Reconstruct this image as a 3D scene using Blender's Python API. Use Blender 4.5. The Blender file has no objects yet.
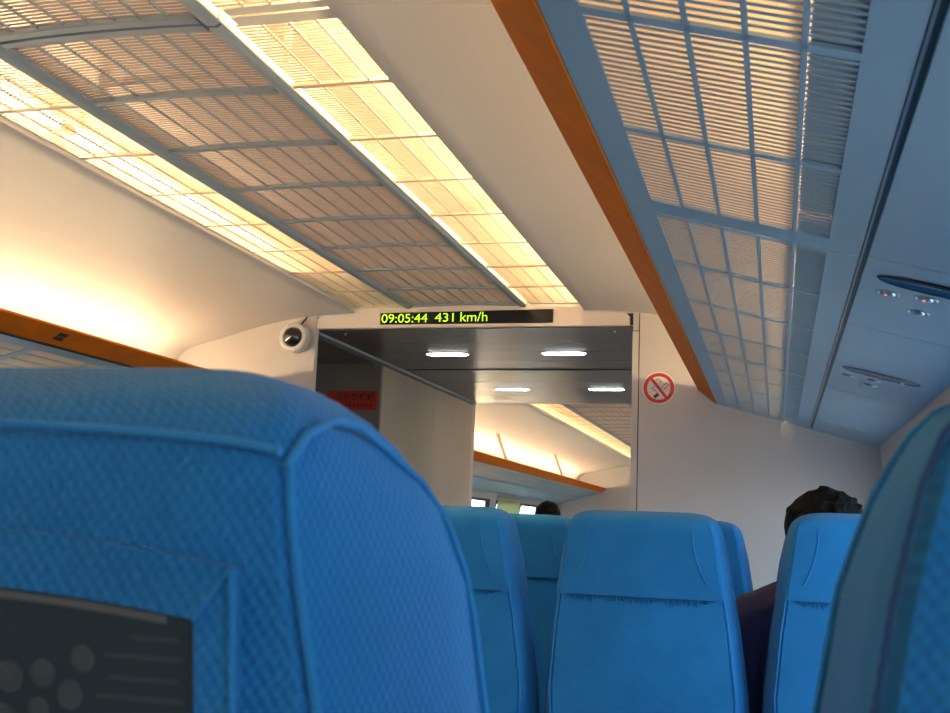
import bpy, bmesh, math, random
from mathutils import Vector, Matrix
random.seed(7)
sc = bpy.context.scene
COL = sc.collection

# ---------------------------------------------------------------- camera
YAW, PITCH, ROLL = .2705, .1525, .0389
FPX = 1100.0
cam_d = bpy.data.cameras.new('camera')
cam = bpy.data.objects.new('camera', cam_d)
COL.objects.link(cam)
cy, sy = math.cos(YAW), math.sin(YAW)
cp, sp = math.cos(PITCH), math.sin(PITCH)
fw = Vector((-sy*cp, cy*cp, sp))
rt0 = Vector((cy, sy, 0))
up0 = rt0.cross(fw)
c_, s_ = math.cos(ROLL), math.sin(ROLL)
rt = c_*rt0 + s_*up0
up = -s_*rt0 + c_*up0
M = Matrix((rt, up, -fw)).transposed().to_4x4()
M.translation = Vector((1.28, 0, 1.16))
cam.matrix_world = M
cam_d.sensor_fit = 'HORIZONTAL'
cam_d.sensor_width = 36
cam_d.lens = FPX/950*36
cam_d.clip_start = .02
cam_d.dof.use_dof = True
cam_d.dof.focus_distance = 4.2
cam_d.dof.aperture_fstop = 20
sc.camera = cam

# ---------------------------------------------------------------- world and exposure
wd = bpy.data.worlds.new('hazy_sky')
sc.world = wd
wd.use_nodes = True
nt = wd.node_tree
bg = nt.nodes['Background']
tc = nt.nodes.new('ShaderNodeTexCoord')
sx = nt.nodes.new('ShaderNodeSeparateXYZ')
rp = nt.nodes.new('ShaderNodeValToRGB')
nt.links.new(tc.outputs['Generated'], sx.inputs[0])
nt.links.new(sx.outputs['Z'], rp.inputs[0])
mp = nt.nodes.new('ShaderNodeMapRange')
mp.inputs['From Min'].default_value = -1
mp.inputs['From Max'].default_value = 1
nt.links.new(sx.outputs['Z'], mp.inputs['Value'])
nt.links.new(mp.outputs[0], rp.inputs[0])
e = rp.color_ramp.elements
e[0].position = .0; e[0].color = (.22, .25, .26, 1)
e[1].position = 1.0; e[1].color = (.40, .66, 1.0, 1)
for pos, colr in ((.47, (.36, .42, .46, 1)), (.51, (.80, .92, 1.0, 1)), (.65, (.60, .82, 1.0, 1))):
    n = e.new(pos); n.color = colr
# the hazy sun stands on the right-hand side of the train: that half of the sky is brighter
side = nt.nodes.new('ShaderNodeMapRange')
side.interpolation_type = 'SMOOTHSTEP'
side.inputs['From Min'].default_value = -1
side.inputs['From Max'].default_value = 1
side.inputs['To Min'].default_value = .35
side.inputs['To Max'].default_value = 1.7
nt.links.new(sx.outputs['X'], side.inputs['Value'])
vm = nt.nodes.new('ShaderNodeVectorMath'); vm.operation = 'SCALE'
nt.links.new(rp.outputs[0], vm.inputs[0]); nt.links.new(side.outputs[0], vm.inputs['Scale'])
nt.links.new(vm.outputs[0], bg.inputs['Color'])
bg.inputs['Strength'].default_value = 5.0
TUBE_CEIL, TUBE_RACK = 48.0, 80.0
WARM = (1.0, .74, .44)
vs = sc.view_settings
vs.view_transform = 'Standard'
vs.look = 'None'
vs.exposure = 0.0
vs.gamma = 1.0
vs.use_curve_mapping = False
sc.cycles.max_bounces = 10
sc.cycles.diffuse_bounces = 6
sc.cycles.transparent_max_bounces = 16
sc.cycles.use_denoising = True
sc.cycles.sample_clamp_indirect = 6.0

# ---------------------------------------------------------------- materials
def mat(name, color, rough=.6, metal=0.0, spec=.5, var=0.0, vscale=8.0, bump=0.0, bscale=60.0, coat=0.0, sheen=0.0):
    m = bpy.data.materials.new(name)
    m.use_nodes = True
    t = m.node_tree
    b = t.nodes['Principled BSDF']
    b.inputs['Base Color'].default_value = (*color, 1)
    b.inputs['Roughness'].default_value = rough
    b.inputs['Metallic'].default_value = metal
    b.inputs['Specular IOR Level'].default_value = spec
    b.inputs['Coat Weight'].default_value = coat
    b.inputs['Sheen Weight'].default_value = sheen
    if var or bump:
        co = t.nodes.new('ShaderNodeTexCoord')
    if var:
        nz = t.nodes.new('ShaderNodeTexNoise')
        nz.inputs['Scale'].default_value = vscale
        nz.inputs['Detail'].default_value = 4
        t.links.new(co.outputs['Object'], nz.inputs['Vector'])
        r = t.nodes.new('ShaderNodeValToRGB')
        r.color_ramp.elements[0].position = .3
        r.color_ramp.elements[1].position = .7
        r.color_ramp.elements[0].color = (*[c*(1-var) for c in color], 1)
        r.color_ramp.elements[1].color = (*[min(1, c*(1+var)) for c in color], 1)
        t.links.new(nz.outputs['Fac'], r.inputs[0])
        t.links.new(r.outputs[0], b.inputs['Base Color'])
    if bump:
        nb = t.nodes.new('ShaderNodeTexNoise')
        nb.inputs['Scale'].default_value = bscale
        t.links.new(co.outputs['Object'], nb.inputs['Vector'])
        bp = t.nodes.new('ShaderNodeBump')
        bp.inputs['Strength'].default_value = bump
        bp.inputs['Distance'].default_value = .004
        t.links.new(nb.outputs['Fac'], bp.inputs['Height'])
        t.links.new(bp.outputs[0], b.inputs['Normal'])
    return m

def emit(name, color, strength):
    m = bpy.data.materials.new(name)
    m.use_nodes = True
    b = m.node_tree.nodes['Principled BSDF']
    b.inputs['Base Color'].default_value = (*color, 1)
    b.inputs['Emission Color'].default_value = (*color, 1)
    b.inputs['Emission Strength'].default_value = strength
    return m

def fabric(name, color, k=1100.0, weave=.5):
    m = mat(name, color, .85, spec=.12, sheen=.06)
    t = m.node_tree
    b = t.nodes['Principled BSDF']
    co = t.nodes.new('ShaderNodeTexCoord')
    s = t.nodes.new('ShaderNodeSeparateXYZ')
    t.links.new(co.outputs['Object'], s.inputs[0])
    def mth(op, a, bb=None):
        n = t.nodes.new('ShaderNodeMath'); n.operation = op
        for i, v in enumerate((a, bb)):
            if v is None: continue
            if isinstance(v, (int, float)): n.inputs[i].default_value = v
            else: t.links.new(v, n.inputs[i])
        return n.outputs[0]
    h = mth('ADD', s.outputs['X'], s.outputs['Y'])
    w = mth('MULTIPLY', mth('SINE', mth('MULTIPLY', h, k)), mth('SINE', mth('MULTIPLY', s.outputs['Z'], k*.8)))
    nz = t.nodes.new('ShaderNodeTexNoise')
    nz.inputs['Scale'].default_value = 9; nz.inputs['Detail'].default_value = 5
    t.links.new(co.outputs['Object'], nz.inputs['Vector'])
    f = mth('ADD', mth('MULTIPLY', w, .22*weave*2), mth('ADD', mth('MULTIPLY', mth('SUBTRACT', nz.outputs['Fac'], .5), .7), .5))
    r = t.nodes.new('ShaderNodeValToRGB')
    r.color_ramp.elements[0].position = .1
    r.color_ramp.elements[1].position = .9
    r.color_ramp.elements[0].color = (*[c*.72 for c in color], 1)
    r.color_ramp.elements[1].color = (*[min(1, c*1.22) for c in color], 1)
    t.links.new(f, r.inputs[0])
    t.links.new(r.outputs[0], b.inputs['Base Color'])
    n2 = t.nodes.new('ShaderNodeTexNoise')
    n2.inputs['Scale'].default_value = 14; n2.inputs['Detail'].default_value = 3
    t.links.new(co.outputs['Object'], n2.inputs['Vector'])
    b1 = t.nodes.new('ShaderNodeBump'); b1.inputs['Strength'].default_value = .35; b1.inputs['Distance'].default_value = .012
    t.links.new(n2.outputs['Fac'], b1.inputs['Height'])
    b2 = t.nodes.new('ShaderNodeBump'); b2.inputs['Strength'].default_value = weave; b2.inputs['Distance'].default_value = .0012
    t.links.new(w, b2.inputs['Height'])
    t.links.new(b1.outputs[0], b2.inputs['Normal'])
    t.links.new(b2.outputs[0], b.inputs['Normal'])
    return m

def clear_glass(name, tint=(.93, .97, .98)):
    m = bpy.data.materials.new(name)
    m.use_nodes = True
    t = m.node_tree
    t.nodes.remove(t.nodes['Principled BSDF'])
    tr = t.nodes.new('ShaderNodeBsdfTransparent'); tr.inputs[0].default_value = (*tint, 1)
    gl = t.nodes.new('ShaderNodeBsdfGlossy'); gl.inputs['Roughness'].default_value = .02
    mx = t.nodes.new('ShaderNodeMixShader'); mx.inputs[0].default_value = .07
    t.links.new(tr.outputs[0], mx.inputs[1]); t.links.new(gl.outputs[0], mx.inputs[2])
    t.links.new(mx.outputs[0], t.nodes['Material Output'].inputs[0])
    return m

def translucent(name, color, amount):
    m = bpy.data.materials.new(name)
    m.use_nodes = True
    t = m.node_tree
    t.nodes.remove(t.nodes['Principled BSDF'])
    df = t.nodes.new('ShaderNodeBsdfDiffuse'); df.inputs[0].default_value = (*color, 1)
    tl = t.nodes.new('ShaderNodeBsdfTranslucent'); tl.inputs[0].default_value = (*color, 1)
    nz = t.nodes.new('ShaderNodeTexNoise'); nz.inputs['Scale'].default_value = 40
    mx = t.nodes.new('ShaderNodeMixShader'); mx.inputs[0].default_value = amount
    t.links.new(df.outputs[0], mx.inputs[1]); t.links.new(tl.outputs[0], mx.inputs[2])
    t.links.new(mx.outputs[0], t.nodes['Material Output'].inputs[0])
    return m

CREAM = mat('cream_laminate', (.525, .505, .49), .5, spec=.3, var=.02, vscale=3)
WALLM = mat('pale_wall_laminate', (.58, .55, .53), .45, spec=.35, var=.025, vscale=4)
HEADM = mat('header_enamel', (.72, .64, .58), .4, spec=.4)
PLEN = mat('plenum_paint', (.74, .66, .60), .8)
RIBC = mat('tan_rib_paint', (.66, .54, .40), .5)
GREYP = mat('grey_painted_metal', (.17, .225, .28), .45, spec=.5)
SLATG = mat('grey_brown_slat_metal', (.36, .30, .28), .5)
SLATC = translucent('cream_slat_acrylic', (.86, .80, .66), .45)
FILM_A = translucent('frosted_warm_sheet', (.93, .84, .70), .8)
FILM_B = translucent('frosted_grey_sheet', (.72, .66, .58), .7)
CREAMR = mat('cream_rail_paint', (.82, .74, .60), .5)
RACKP = mat('blue_grey_rack_paint', (.32, .46, .57), .38, spec=.5, var=.03, vscale=5)
SLATB = mat('blue_grey_slat_paint', (.30, .43, .53), .5)
WOOD = mat('orange_laminate', (.64, .165, .002), .6, spec=.15, var=.08, vscale=14)
DARK = mat('black_rubber', (.012, .016, .016), .7)
GREEN = mat('dark_green_seal', (.02, .045, .045), .35)
ALU = mat('brushed_aluminium', (.48, .52, .52), .35, metal=.9)
CHROME = mat('chrome', (.55, .60, .62), .28, metal=1.0)
LENS = mat('smoked_lens', (.02, .028, .035), .12, spec=.7)
STRUT = mat('backlit_strut_tan', (.42, .36, .30), .6)  # tan carries the shade on the strut's backlit face
HOUS = mat('beige_lamp_housing', (.50, .46, .42), .6)
LENSG = mat('lens_reflection_grey', (.16, .17, .18), .2, spec=.6)  # lighter copy of the lens: its reflection put into the grey
REDLED = emit('red_indicator', (1.0, .25, .18), .8)
VESTC = mat('dark_vestibule_ceiling', (.085, .095, .105), .28, spec=.5)
VESTW = mat('warm_grey_cabinet_laminate', (.50, .43, .35), .5, var=.05, vscale=2)
VESTD = mat('grey_green_door_panel', (.19, .18, .16), .5)
FLOORM = mat('grey_carpet', (.16, .17, .19), .95, var=.15, vscale=120, bump=.5, bscale=400)
GLASS = clear_glass('window_glass')
BLIND = translucent('yellow_green_blind', (.72, .76, .50), .55)
BLACKF = mat('black_window_gasket', (.03, .032, .036), .5)
WHITEP = mat('white_plastic', (.78, .77, .74), .35)
BLACKG = mat('black_gloss', (.008, .008, .010), .08, spec=.8, coat=.5)
SCREEN = mat('black_display_glass', (.004, .007, .010), .25)
LEDG = emit('green_led', (.46, .86, .02), 1.1)
TUBEC = emit('warm_tube_light', WARM, TUBE_CEIL)
TUBER = emit('warm_rack_tube_light', WARM, TUBE_RACK)
DOWN = emit('white_downlight', (.95, 1.0, .92), 18.0)
SIGNR = mat('sign_red', (.40, .012, .022), .5)
SIGNW = mat('sign_white', (.80, .76, .72), .5)
SIGNK = mat('sign_black', (.015, .015, .018), .5)
REDB = mat('red_board', (.52, .030, .010), .5)
REDD = mat('dark_red_print', (.20, .008, .004), .5)
SEATB = fabric('blue_seat_fabric', (.012, .135, .36), 1100, .4)
SEATC = fabric('blue_cover_fabric', (.013, .16, .42), 1700, .2)
SEAM = mat('seam_shade_blue', (.004, .04, .12), .9)  # seam shadow put into a darkened seat blue
PIPE = fabric('blue_piping_fabric', (.018, .17, .43), 2000, .2)
POCK = mat('charcoal_print_panel', (.017, .031, .042), .5, spec=.3, var=.15, vscale=30)
POCKL = mat('grey_swirl_print', (.062, .080, .088), .5)
POCK2 = mat('spiral_line_print', (.022, .034, .042), .5)
POCKE = mat('grey_edge_strip', (.10, .10, .10), .5)
PLAST = mat('grey_moulded_plastic', (.12, .13, .15), .5)
SKIN = mat('skin', (.50, .30, .21), .5, var=.06, vscale=20)
HAIR = mat('black_hair', (.005, .0045, .004), .8, spec=.15, bump=.9, bscale=160)
JACKET = mat('navy_jacket', (.007, .014, .075), .8, bump=.4, bscale=40, var=.2, vscale=12)
TROUS = mat('dark_trousers', (.03, .03, .035), .9)
EYEW = mat('eye_white', (.8, .8, .78), .3)
SHOE = mat('black_shoe', (.015, .015, .015), .4)
ROOFM = mat('body_shell_paint', (.7, .7, .7), .5)

# ---------------------------------------------------------------- mesh helpers
class MB:
    def __init__(s): s.v = []; s.f = []; s.m = []; s.smooth = []
    def add(s, vs_, fs, mi=0, smooth=False):
        o = len(s.v); s.v += [tuple(p) for p in vs_]
        for f in fs:
            s.f.append([o+i for i in f]); s.m.append(mi); s.smooth.append(smooth)
    def box(s, x0, x1, y0, y1, z0, z1, mi=0, fn=None):
        p = [(x, y, z) for z in (z0, z1) for y in (y0, y1) for x in (x0, x1)]
        if fn: p = [fn(*q) for q in p]
        s.add(p, [(0, 2, 3, 1), (4, 5, 7, 6), (0, 1, 5, 4), (2, 6, 7, 3), (0, 4, 6, 2), (1, 3, 7, 5)], mi)
    def prism(s, prof, y0, y1, mi=0, smooth=False):   # closed (x,z) polygon pushed along y
        n = len(prof)
        s.add([(x, y0, z) for x, z in prof]+[(x, y1, z) for x, z in prof],
              [(i, (i+1) % n, n+(i+1) % n, n+i) for i in range(n)]+[tuple(range(n))[::-1], tuple(range(n, 2*n))], mi, smooth)
    def strip(s, pts, y0, y1, t, mi=0, smooth=True):   # open (x,z) polyline with thickness t on its left, pushed along y
        off = []
        for i, p in enumerate(pts):
            a = pts[max(0, i-1)]; b = pts[min(len(pts)-1, i+1)]
            dx, dz = b[0]-a[0], b[1]-a[1]; l = math.hypot(dx, dz) or 1
            off.append((p[0]-dz/l*t, p[1]+dx/l*t))
        n = len(pts)
        V = [(x, y0, z) for x, z in pts]+[(x, y1, z) for x, z in pts]+[(x, y0, z) for x, z in off]+[(x, y1, z) for x, z in off]
        F = []
        for i in range(n-1):
            F.append((i, i+1, n+i+1, n+i)); F.append((2*n+i, 3*n+i, 3*n+i+1, 2*n+i+1))
            F.append((i, 2*n+i, 2*n+i+1, i+1)); F.append((n+i, n+i+1, 3*n+i+1, 3*n+i))
        F += [(0, n, 3*n, 2*n), (n-1, 3*n-1, 4*n-1, 2*n-1)]
        s.add(V, F, mi, smooth)
    def tube(s, path, r, seg=8, mi=0, caps=True):
        P = [Vector(p) for p in path]; rings = []
        R = r if isinstance(r, (list, tuple)) else [r]*len(P)
        prev = None
        for i, p in enumerate(P):
            d = (P[min(i+1, len(P)-1)]-P[max(i-1, 0)]).normalized()
            a = Vector((0, 0, 1)) if abs(d.z) < .9 else Vector((1, 0, 0))
            if prev is not None: a = prev
            u_ = (a-d*a.dot(d)).normalized(); v_ = d.cross(u_); prev = u_
            rings.append([p+u_*math.cos(2*math.pi*k/seg)*R[i]+v_*math.sin(2*math.pi*k/seg)*R[i] for k in range(seg)])
        V = [q for rg in rings for q in rg]
        F = [(i*seg+k, i*seg+(k+1) % seg, (i+1)*seg+(k+1) % seg, (i+1)*seg+k) for i in range(len(P)-1) for k in range(seg)]
        if caps: F += [tuple(range(seg))[::-1], tuple(range((len(P)-1)*seg, len(P)*seg))]
        s.add(V, F, mi, True)
    def lathe(s, prof, M_, seg=24, mi=0, smooth=True):  # prof: (radius, height) along local z, placed by matrix M_
        V = []; n = len(prof)
        for r, h in prof:
            for k in range(seg):
                a = 2*math.pi*k/seg; V.append(M_ @ Vector((r*math.cos(a), r*math.sin(a), h)))
        F = [(i*seg+k, i*seg+(k+1) % seg, (i+1)*seg+(k+1) % seg, (i+1)*seg+k) for i in range(n-1) for k in range(seg)]
        F += [tuple(range(seg))[::-1], tuple(range((n-1)*seg, n*seg))]
        s.add(V, F, mi, smooth)
    def mesh(s, name, mats):
        me = bpy.data.meshes.new(name)
        me.from_pydata(s.v, [], s.f)
        for m_ in (mats if isinstance(mats, (list, tuple)) else [mats]): me.materials.append(m_)
        me.polygons.foreach_set('material_index', s.m)
        me.polygons.foreach_set('use_smooth', s.smooth)
        bm = bmesh.new(); bm.from_mesh(me)
        bmesh.ops.recalc_face_normals(bm, faces=bm.faces[:])
        bm.to_mesh(me); bm.free()
        me.update()
        if any(s.smooth):
            try: me.set_sharp_from_angle(angle=math.radians(40))
            except Exception: pass
        return me
    def build(s, name, mats, parent=None, loc=None):
        return link(name, s.mesh(name, mats), parent, loc)

def link(name, me, parent=None, loc=None):
    o = bpy.data.objects.new(name, me)
    COL.objects.link(o)
    if parent is not None: o.parent = parent
    if loc is not None: o.location = loc
    return o

def tag(o, label=None, cat=None, group=None, kind=None):
    if label: o['label'] = label
    if cat: o['category'] = cat
    if group: o['group'] = group
    if kind: o['kind'] = kind
    return o

def thing(name, label, cat, loc=(0, 0, 0), group=None, rz=0):
    o = bpy.data.objects.new(name, None)
    o.empty_display_size = .05
    COL.objects.link(o); o.location = loc; o.rotation_euler = (0, 0, rz)
    return tag(o, label, cat, group)

def rounded_rect(x0, x1, z0, z1, r, n=5):
    P = []
    for cx, cz, a0 in ((x1-r, z1-r, 0), (x0+r, z1-r, 90), (x0+r, z0+r, 180), (x1-r, z0+r, 270)):
        for k in range(n+1):
            a = math.radians(a0+90*k/n); P.append((cx+r*math.cos(a), cz+r*math.sin(a)))
    return P

def text_mesh(body, x0, x1, z0, z1, y, name, m, parent, bold=0.0):
    cu = bpy.data.curves.new(name, 'FONT'); cu.body = body; cu.size = 1.0; cu.offset = bold
    o = bpy.data.objects.new(name, cu); COL.objects.link(o)
    dg = bpy.context.evaluated_depsgraph_get(); dg.update()
    me = bpy.data.meshes.new_from_object(o.evaluated_get(dg))
    bpy.data.objects.remove(o)
    bpy.data.curves.remove(cu)
    xs = [v.co.x for v in me.vertices]; ys = [v.co.y for v in me.vertices]
    ax, bx, ay, by = min(xs), max(xs), min(ys), max(ys)
    for v in me.vertices:
        v.co = Vector((x0+(v.co.x-ax)/(bx-ax)*(x1-x0), y, z0+(v.co.y-ay)/(by-ay)*(z1-z0)))
    me.materials.clear(); me.materials.append(m)
    return link(name, me, parent)

# ---------------------------------------------------------------- cross-section of the car (x outward from the middle, z up)
D = 4.45            # face of the bulkhead
COVE = [(.507, 2.104), (.505, 2.071), (.511, 2.066), (.56, 2.0645), (.63, 2.060), (.70, 2.054), (.78, 2.046), (.87, 2.031), (.96, 2.010), (1.06, 1.984), (1.153, 1.957), (1.24, 1.936),
        (1.30, 1.918), (1.336, 1.900), (1.362, 1.874), (1.382, 1.84), (1.398, 1.78), (1.408, 1.70), (1.412, 1.62)]
WALLP = [(1.655, 1.556), (1.668, 1.43), (1.715, 1.10), (1.735, .75), (1.72, .35), (1.66, 0)]
def cove_z(x):
    P = COVE[1:]
    x = abs(x)
    if x <= .505: return 2.086-(x/.505)**2*.014
    for a, b in zip(P, P[1:]):
        if a[0] <= x <= b[0] and b[0] > a[0]: return a[1]+(b[1]-a[1])*(x-a[0])/(b[0]-a[0])
    return P[-1][1]
def wall_x(z):
    for a, b in zip(WALLP, WALLP[1:]):
        if b[1] <= z <= a[1]: return b[0]+(a[0]-b[0])*(z-b[1])/(a[1]-b[1])
    return WALLP[0][0]
def mir(pts, s): return [(s*x, z) for x, z in pts]

WIN_Z0 = .78
n_win = 0
def side_wall(s, name, y0, y1, windows, blinds=(), WIN_Z1=1.412, fr=.03):
    """wall with real openings; windows = list of (ya, yb)"""
    global n_win
    w = MB()
    def band(za, zb, ya, yb):
        P = [(wall_x(zb), zb)]+[(x, z) for x, z in WALLP if za < z < zb]+[(wall_x(za), za)]
        Q = [(x+.05, z) for x, z in P][::-1]
        w.prism(mir(P+Q, s), ya, yb)
    y = y0
    for ya, yb in windows:
        band(0, 1.556, y, ya)
        band(0, WIN_Z0, ya, yb); band(WIN_Z1, 1.556, ya, yb)
        y = yb
    band(0, 1.556, y, y1)
    o = tag(w.build(name, CREAM), kind='structure')
    for i, (ya, yb) in enumerate(windows):
        n_win += 1
        f = MB()
        # gasket frame ring following the wall slope, rounded corners
        outer = rounded_rect(ya-.005, yb+.005, WIN_Z0-.005, WIN_Z1+.005, .02)
        inner = rounded_rect(ya+fr, yb-fr, WIN_Z0+fr, WIN_Z1-fr*.87, .07)
        n = len(outer); V = []
        for ring, dx in ((outer, -.004), (inner, -.002), (outer, .03), (inner, .03)):
            V += [(s*(wall_x(z)+dx), y_, z) for y_, z in ring]
        F = []
        for k in range(n):
            k2 = (k+1) % n
            F += [(k, k2, n+k2, n+k), (n+k, n+k2, 3*n+k2, 3*n+k), (2*n+k, 3*n+k, 3*n+k2, 2*n+k2), (k, 2*n+k, 2*n+k2, k2)]
        f.add(V, F)
        fo = tag(f.build('window_%d' % n_win, BLACKF), kind='structure')
        g = MB()
        g.prism([(s*(wall_x(WIN_Z1)+.022), WIN_Z1-.01), (s*(wall_x(1.1)+.022), 1.1), (s*(wall_x(WIN_Z0)+.022), WIN_Z0+.01), (s*(wall_x(WIN_Z0)+.027), WIN_Z0+.01), (s*(wall_x(1.1)+.027), 1.1), (s*(wall_x(WIN_Z1)+.027), WIN_Z1-.01)], ya+.01, yb-.01)
        g.build('pane', GLASS, fo)
        if i in blinds:
            b = tag(thing('roller_blind', 'yellow green roller blind drawn down over a window beyond the doorway', 'blind', (s*(wall_x(WIN_Z1)-.012), (ya+yb)/2, WIN_Z1+.02)), )
            bm_ = MB(); bm_.box(-.0015, .0015, -(yb-ya)/2+.03, (yb-ya)/2-.03, -.50, .02, fn=lambda x, y_, z: (x+s*(wall_x(WIN_Z1+.02+z)-wall_x(WIN_Z1)), y_, z))
            bm_.build('blind_cloth', BLIND, b)
            rl = MB(); rl.tube([(-s*.006, -(yb-ya)/2+.02, .025), (-s*.006, (yb-ya)/2-.02, .025)], .014); rl.build('roller', ALU, b)
    return o

# ---------------------------------------------------------------- grilles in the ceiling
GP = .3335          # rib spacing of the ceiling grilles
RAIL0, RAIL1 = .229, .268
def gz(x): return 2.0835+.008*(1-(x/.268)**2)        # the middle grille arches a little
SP = .0128          # slat pitch
_cache = {}
def slat_mesh(key, x0, x1, zf, wid, th, m, nseg):
    if key not in _cache:
        b = MB()
        V = []; F = []
        for i in range(nseg+1):
            x = x0+(x1-x0)*i/nseg; z = zf(x)
            V += [(x, -wid/2, z), (x, wid/2, z), (x, wid/2, z+th), (x, -wid/2, z+th)]
        for i in range(nseg):
            for k in range(4):
                F.append((i*4+k, i*4+(k+1) % 4, i*4+4+(k+1) % 4, i*4+4+k))
        F += [(0, 3, 2, 1), (nseg*4, nseg*4+1, nseg*4+2, nseg*4+3)]
        b.add(V, F); _cache[key] = b.mesh('slat', m)
    return _cache[key]
def bake_many(base, ys):
    b = MB()
    V = [tuple(v.co) for v in base.vertices]; F = [tuple(p.vertices) for p in base.polygons]
    for y in ys: b.add([(x, yy+y, z) for x, yy, z in V], F)
    return b

def slats_for(par, base, ys, m, single):
    """slats one by one where the photo lets one tell them apart, else as one mass"""
    if single:
        for y in ys: link('slat', base, par, (0, y, 0))
    elif ys:
        o = bake_many(base, ys).build('slats', m, par); o['kind'] = 'stuff'

def mid_grille(y0, ncell, label, single_from=None, group=None):
    y1 = y0+GP*ncell
    t = thing('ceiling_grille', label, 'grille', (0, y0, 2.084), group)
    f = MB()
    for s in (-1, 1):
        f.prism(mir([(RAIL0, gz(RAIL0)-.001), (RAIL0+.012, gz(RAIL0)-.010), (RAIL1-.010, 2.073), (RAIL1, 2.078), (RAIL1, 2.094), (RAIL0, gz(RAIL0)+.010)], s), .004, y1-y0-.004)
    def arch(ya, yb, th):
        n = 10; P = [(-RAIL0+2*RAIL0*i/n) for i in range(n+1)]
        prof = [(x, gz(x)-th) for x in P]+[(x, gz(x)+.006) for x in P[::-1]]
        f.prism(prof, ya, yb, smooth=False)
    arch(.005, .027, .006); arch(y1-y0-.027, y1-y0-.005, .006)
    o = f.build('frame', GREYP, t, (0, 0, -2.084))
    for ya in (-.012, y1-y0-.012):
        q = MB(); n = 10; P = [(-RAIL1+2*RAIL1*k/n) for k in range(n+1)]
        q.prism([(x, max(2.085, gz(x)+.004)) for x in P]+[(x, max(2.088, gz(x)+.007)) for x in P[::-1]], ya, ya+.024)
        q.build('joint_light_seal', DARK, t, (0, 0, -2.084))  # strip added to black out the lit plenum behind the frame gap
    for i in range(1, ncell):
        r = MB(); n = 10; P = [(-RAIL0+2*RAIL0*k/n) for k in range(n+1)]
        r.prism([(x, gz(x)-.005) for x in P]+[(x, gz(x)+.006) for x in P[::-1]], -.009, .009)
        r.build('rib', GREYP, t, (0, i*GP, -2.084))
    for k in range(-3, 4):
        d = MB(); x = k*.0572
        d.box(x-.002, x+.002, .02, y1-y0-.02, gz(x)-.001, gz(x)+.0045)
        d.build('divider', GREYP, t, (0, 0, -2.084))
    for yy in range(3):
        h = MB(); hy = .31+yy*.98
        if hy < y1-y0:
            h.box(-.20, -.185, hy-.008, hy+.008, 2.095, 2.21); h.box(-.185, .2, hy-.006, hy+.006, 2.118, 2.13)
            h.build('hanger', CREAMR, t, (0, 0, -2.084))
    base = slat_mesh('mid', -RAIL0, RAIL0, lambda x: gz(x)+.001, .0066, .0018, SLATG, 8)
    ys_near, ys_far = [], []
    n = int(round((y1-y0)/SP))
    for i in range(n):
        y = (i+.5)*SP
        ph = (y % GP)
        if y < .03 or y > y1-y0-.03 or ph < .012 or ph > GP-.012: continue
        (ys_near if single_from is not None and y0+y > single_from else ys_far).append(y)
    if len(ys_near) > 300: ys_far += ys_near[300:]; ys_near = ys_near[:300]
    sub = thing_child('slat_bed', t, (0, 0, -2.084))
    slats_for(sub, base, ys_near, SLATG, True); slats_for(sub, base, ys_far, SLATG, False)
    return t

def thing_child(name, par, loc):
    o = bpy.data.objects.new(name, None); o.empty_display_size = .02
    COL.objects.link(o); o.parent = par; o.location = loc
    return o

LZ = 2.085
def side_grille(s, y0, ncell, label, single_from=None, group=None):
    """the lit strip: cream slats over the tubes, with the white flange on its inner side"""
    y1 = y0+GP*ncell
    t = thing('light_strip_grille', label, 'grille', (s*.388, y0, LZ), group)
    X0, X1 = .272, .507
    f = MB()
    fl = MB()
    fl.prism(mir([(.2695, 2.079), (.2735, 2.079), (.2735, 2.150), (.2695, 2.150)], s), .004, y1-y0-.004)
    fl.build('flange', CREAMR, t, (-s*.388, 0, -LZ))
    f.box(min(s*.497, s*.506), max(s*.497, s*.506), .004, y1-y0-.004, LZ-.002, LZ+.008)
    f.box(min(s*.296, s*.506), max(s*.296, s*.506), .004, .04, LZ-.003, LZ+.006)
    f.box(min(s*.296, s*.506), max(s*.296, s*.506), y1-y0-.03, y1-y0-.004, LZ-.003, LZ+.006)
    f.build('frame', CREAMR, t, (-s*.388, 0, -LZ))
    for i in range(1, ncell):
        r = MB(); r.box(min(s*.2735, s*.504), max(s*.2735, s*.504), -.007, .007, LZ-.004, LZ+.004)
        r.build('rib', RIBC, t, (-s*.388, i*GP, -LZ))
    for k in range(3):
        d = MB(); x = s*(.340+k*.0555)
        d.box(x-.0018, x+.0018, .04, y1-y0-.03, LZ-.002, LZ+.003)
        d.build('divider', RIBC, t, (-s*.388, 0, -LZ))
    for yy in range(3):
        hy = .23+yy*.97
        if hy < y1-y0:
            h = MB(); h.box(s*.305-.006, s*.305+.006, hy-.007, hy+.007, LZ+.004, 2.22)
            h.build('hanger', CREAMR, t, (-s*.388, 0, -LZ))
    base = slat_mesh('side%d' % s, s*.286, s*.505, lambda x: LZ, .0066, .0016, SLATC, 1)
    ys_near, ys_far = [], []
    for i in range(int(round((y1-y0)/SP))):
        y = (i+.5)*SP; ph = y % GP
        if y < .04 or y > y1-y0-.03 or ph < .010 or ph > GP-.010: continue
        (ys_near if single_from is not None and y0+y > single_from else ys_far).append(y)
    sub = thing_child('slat_bed', t, (-s*.388, 0, -LZ))
    slats_for(sub, base, ys_near, SLATC, True); slats_for(sub, base, ys_far, SLATC, False)
    return t

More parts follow.
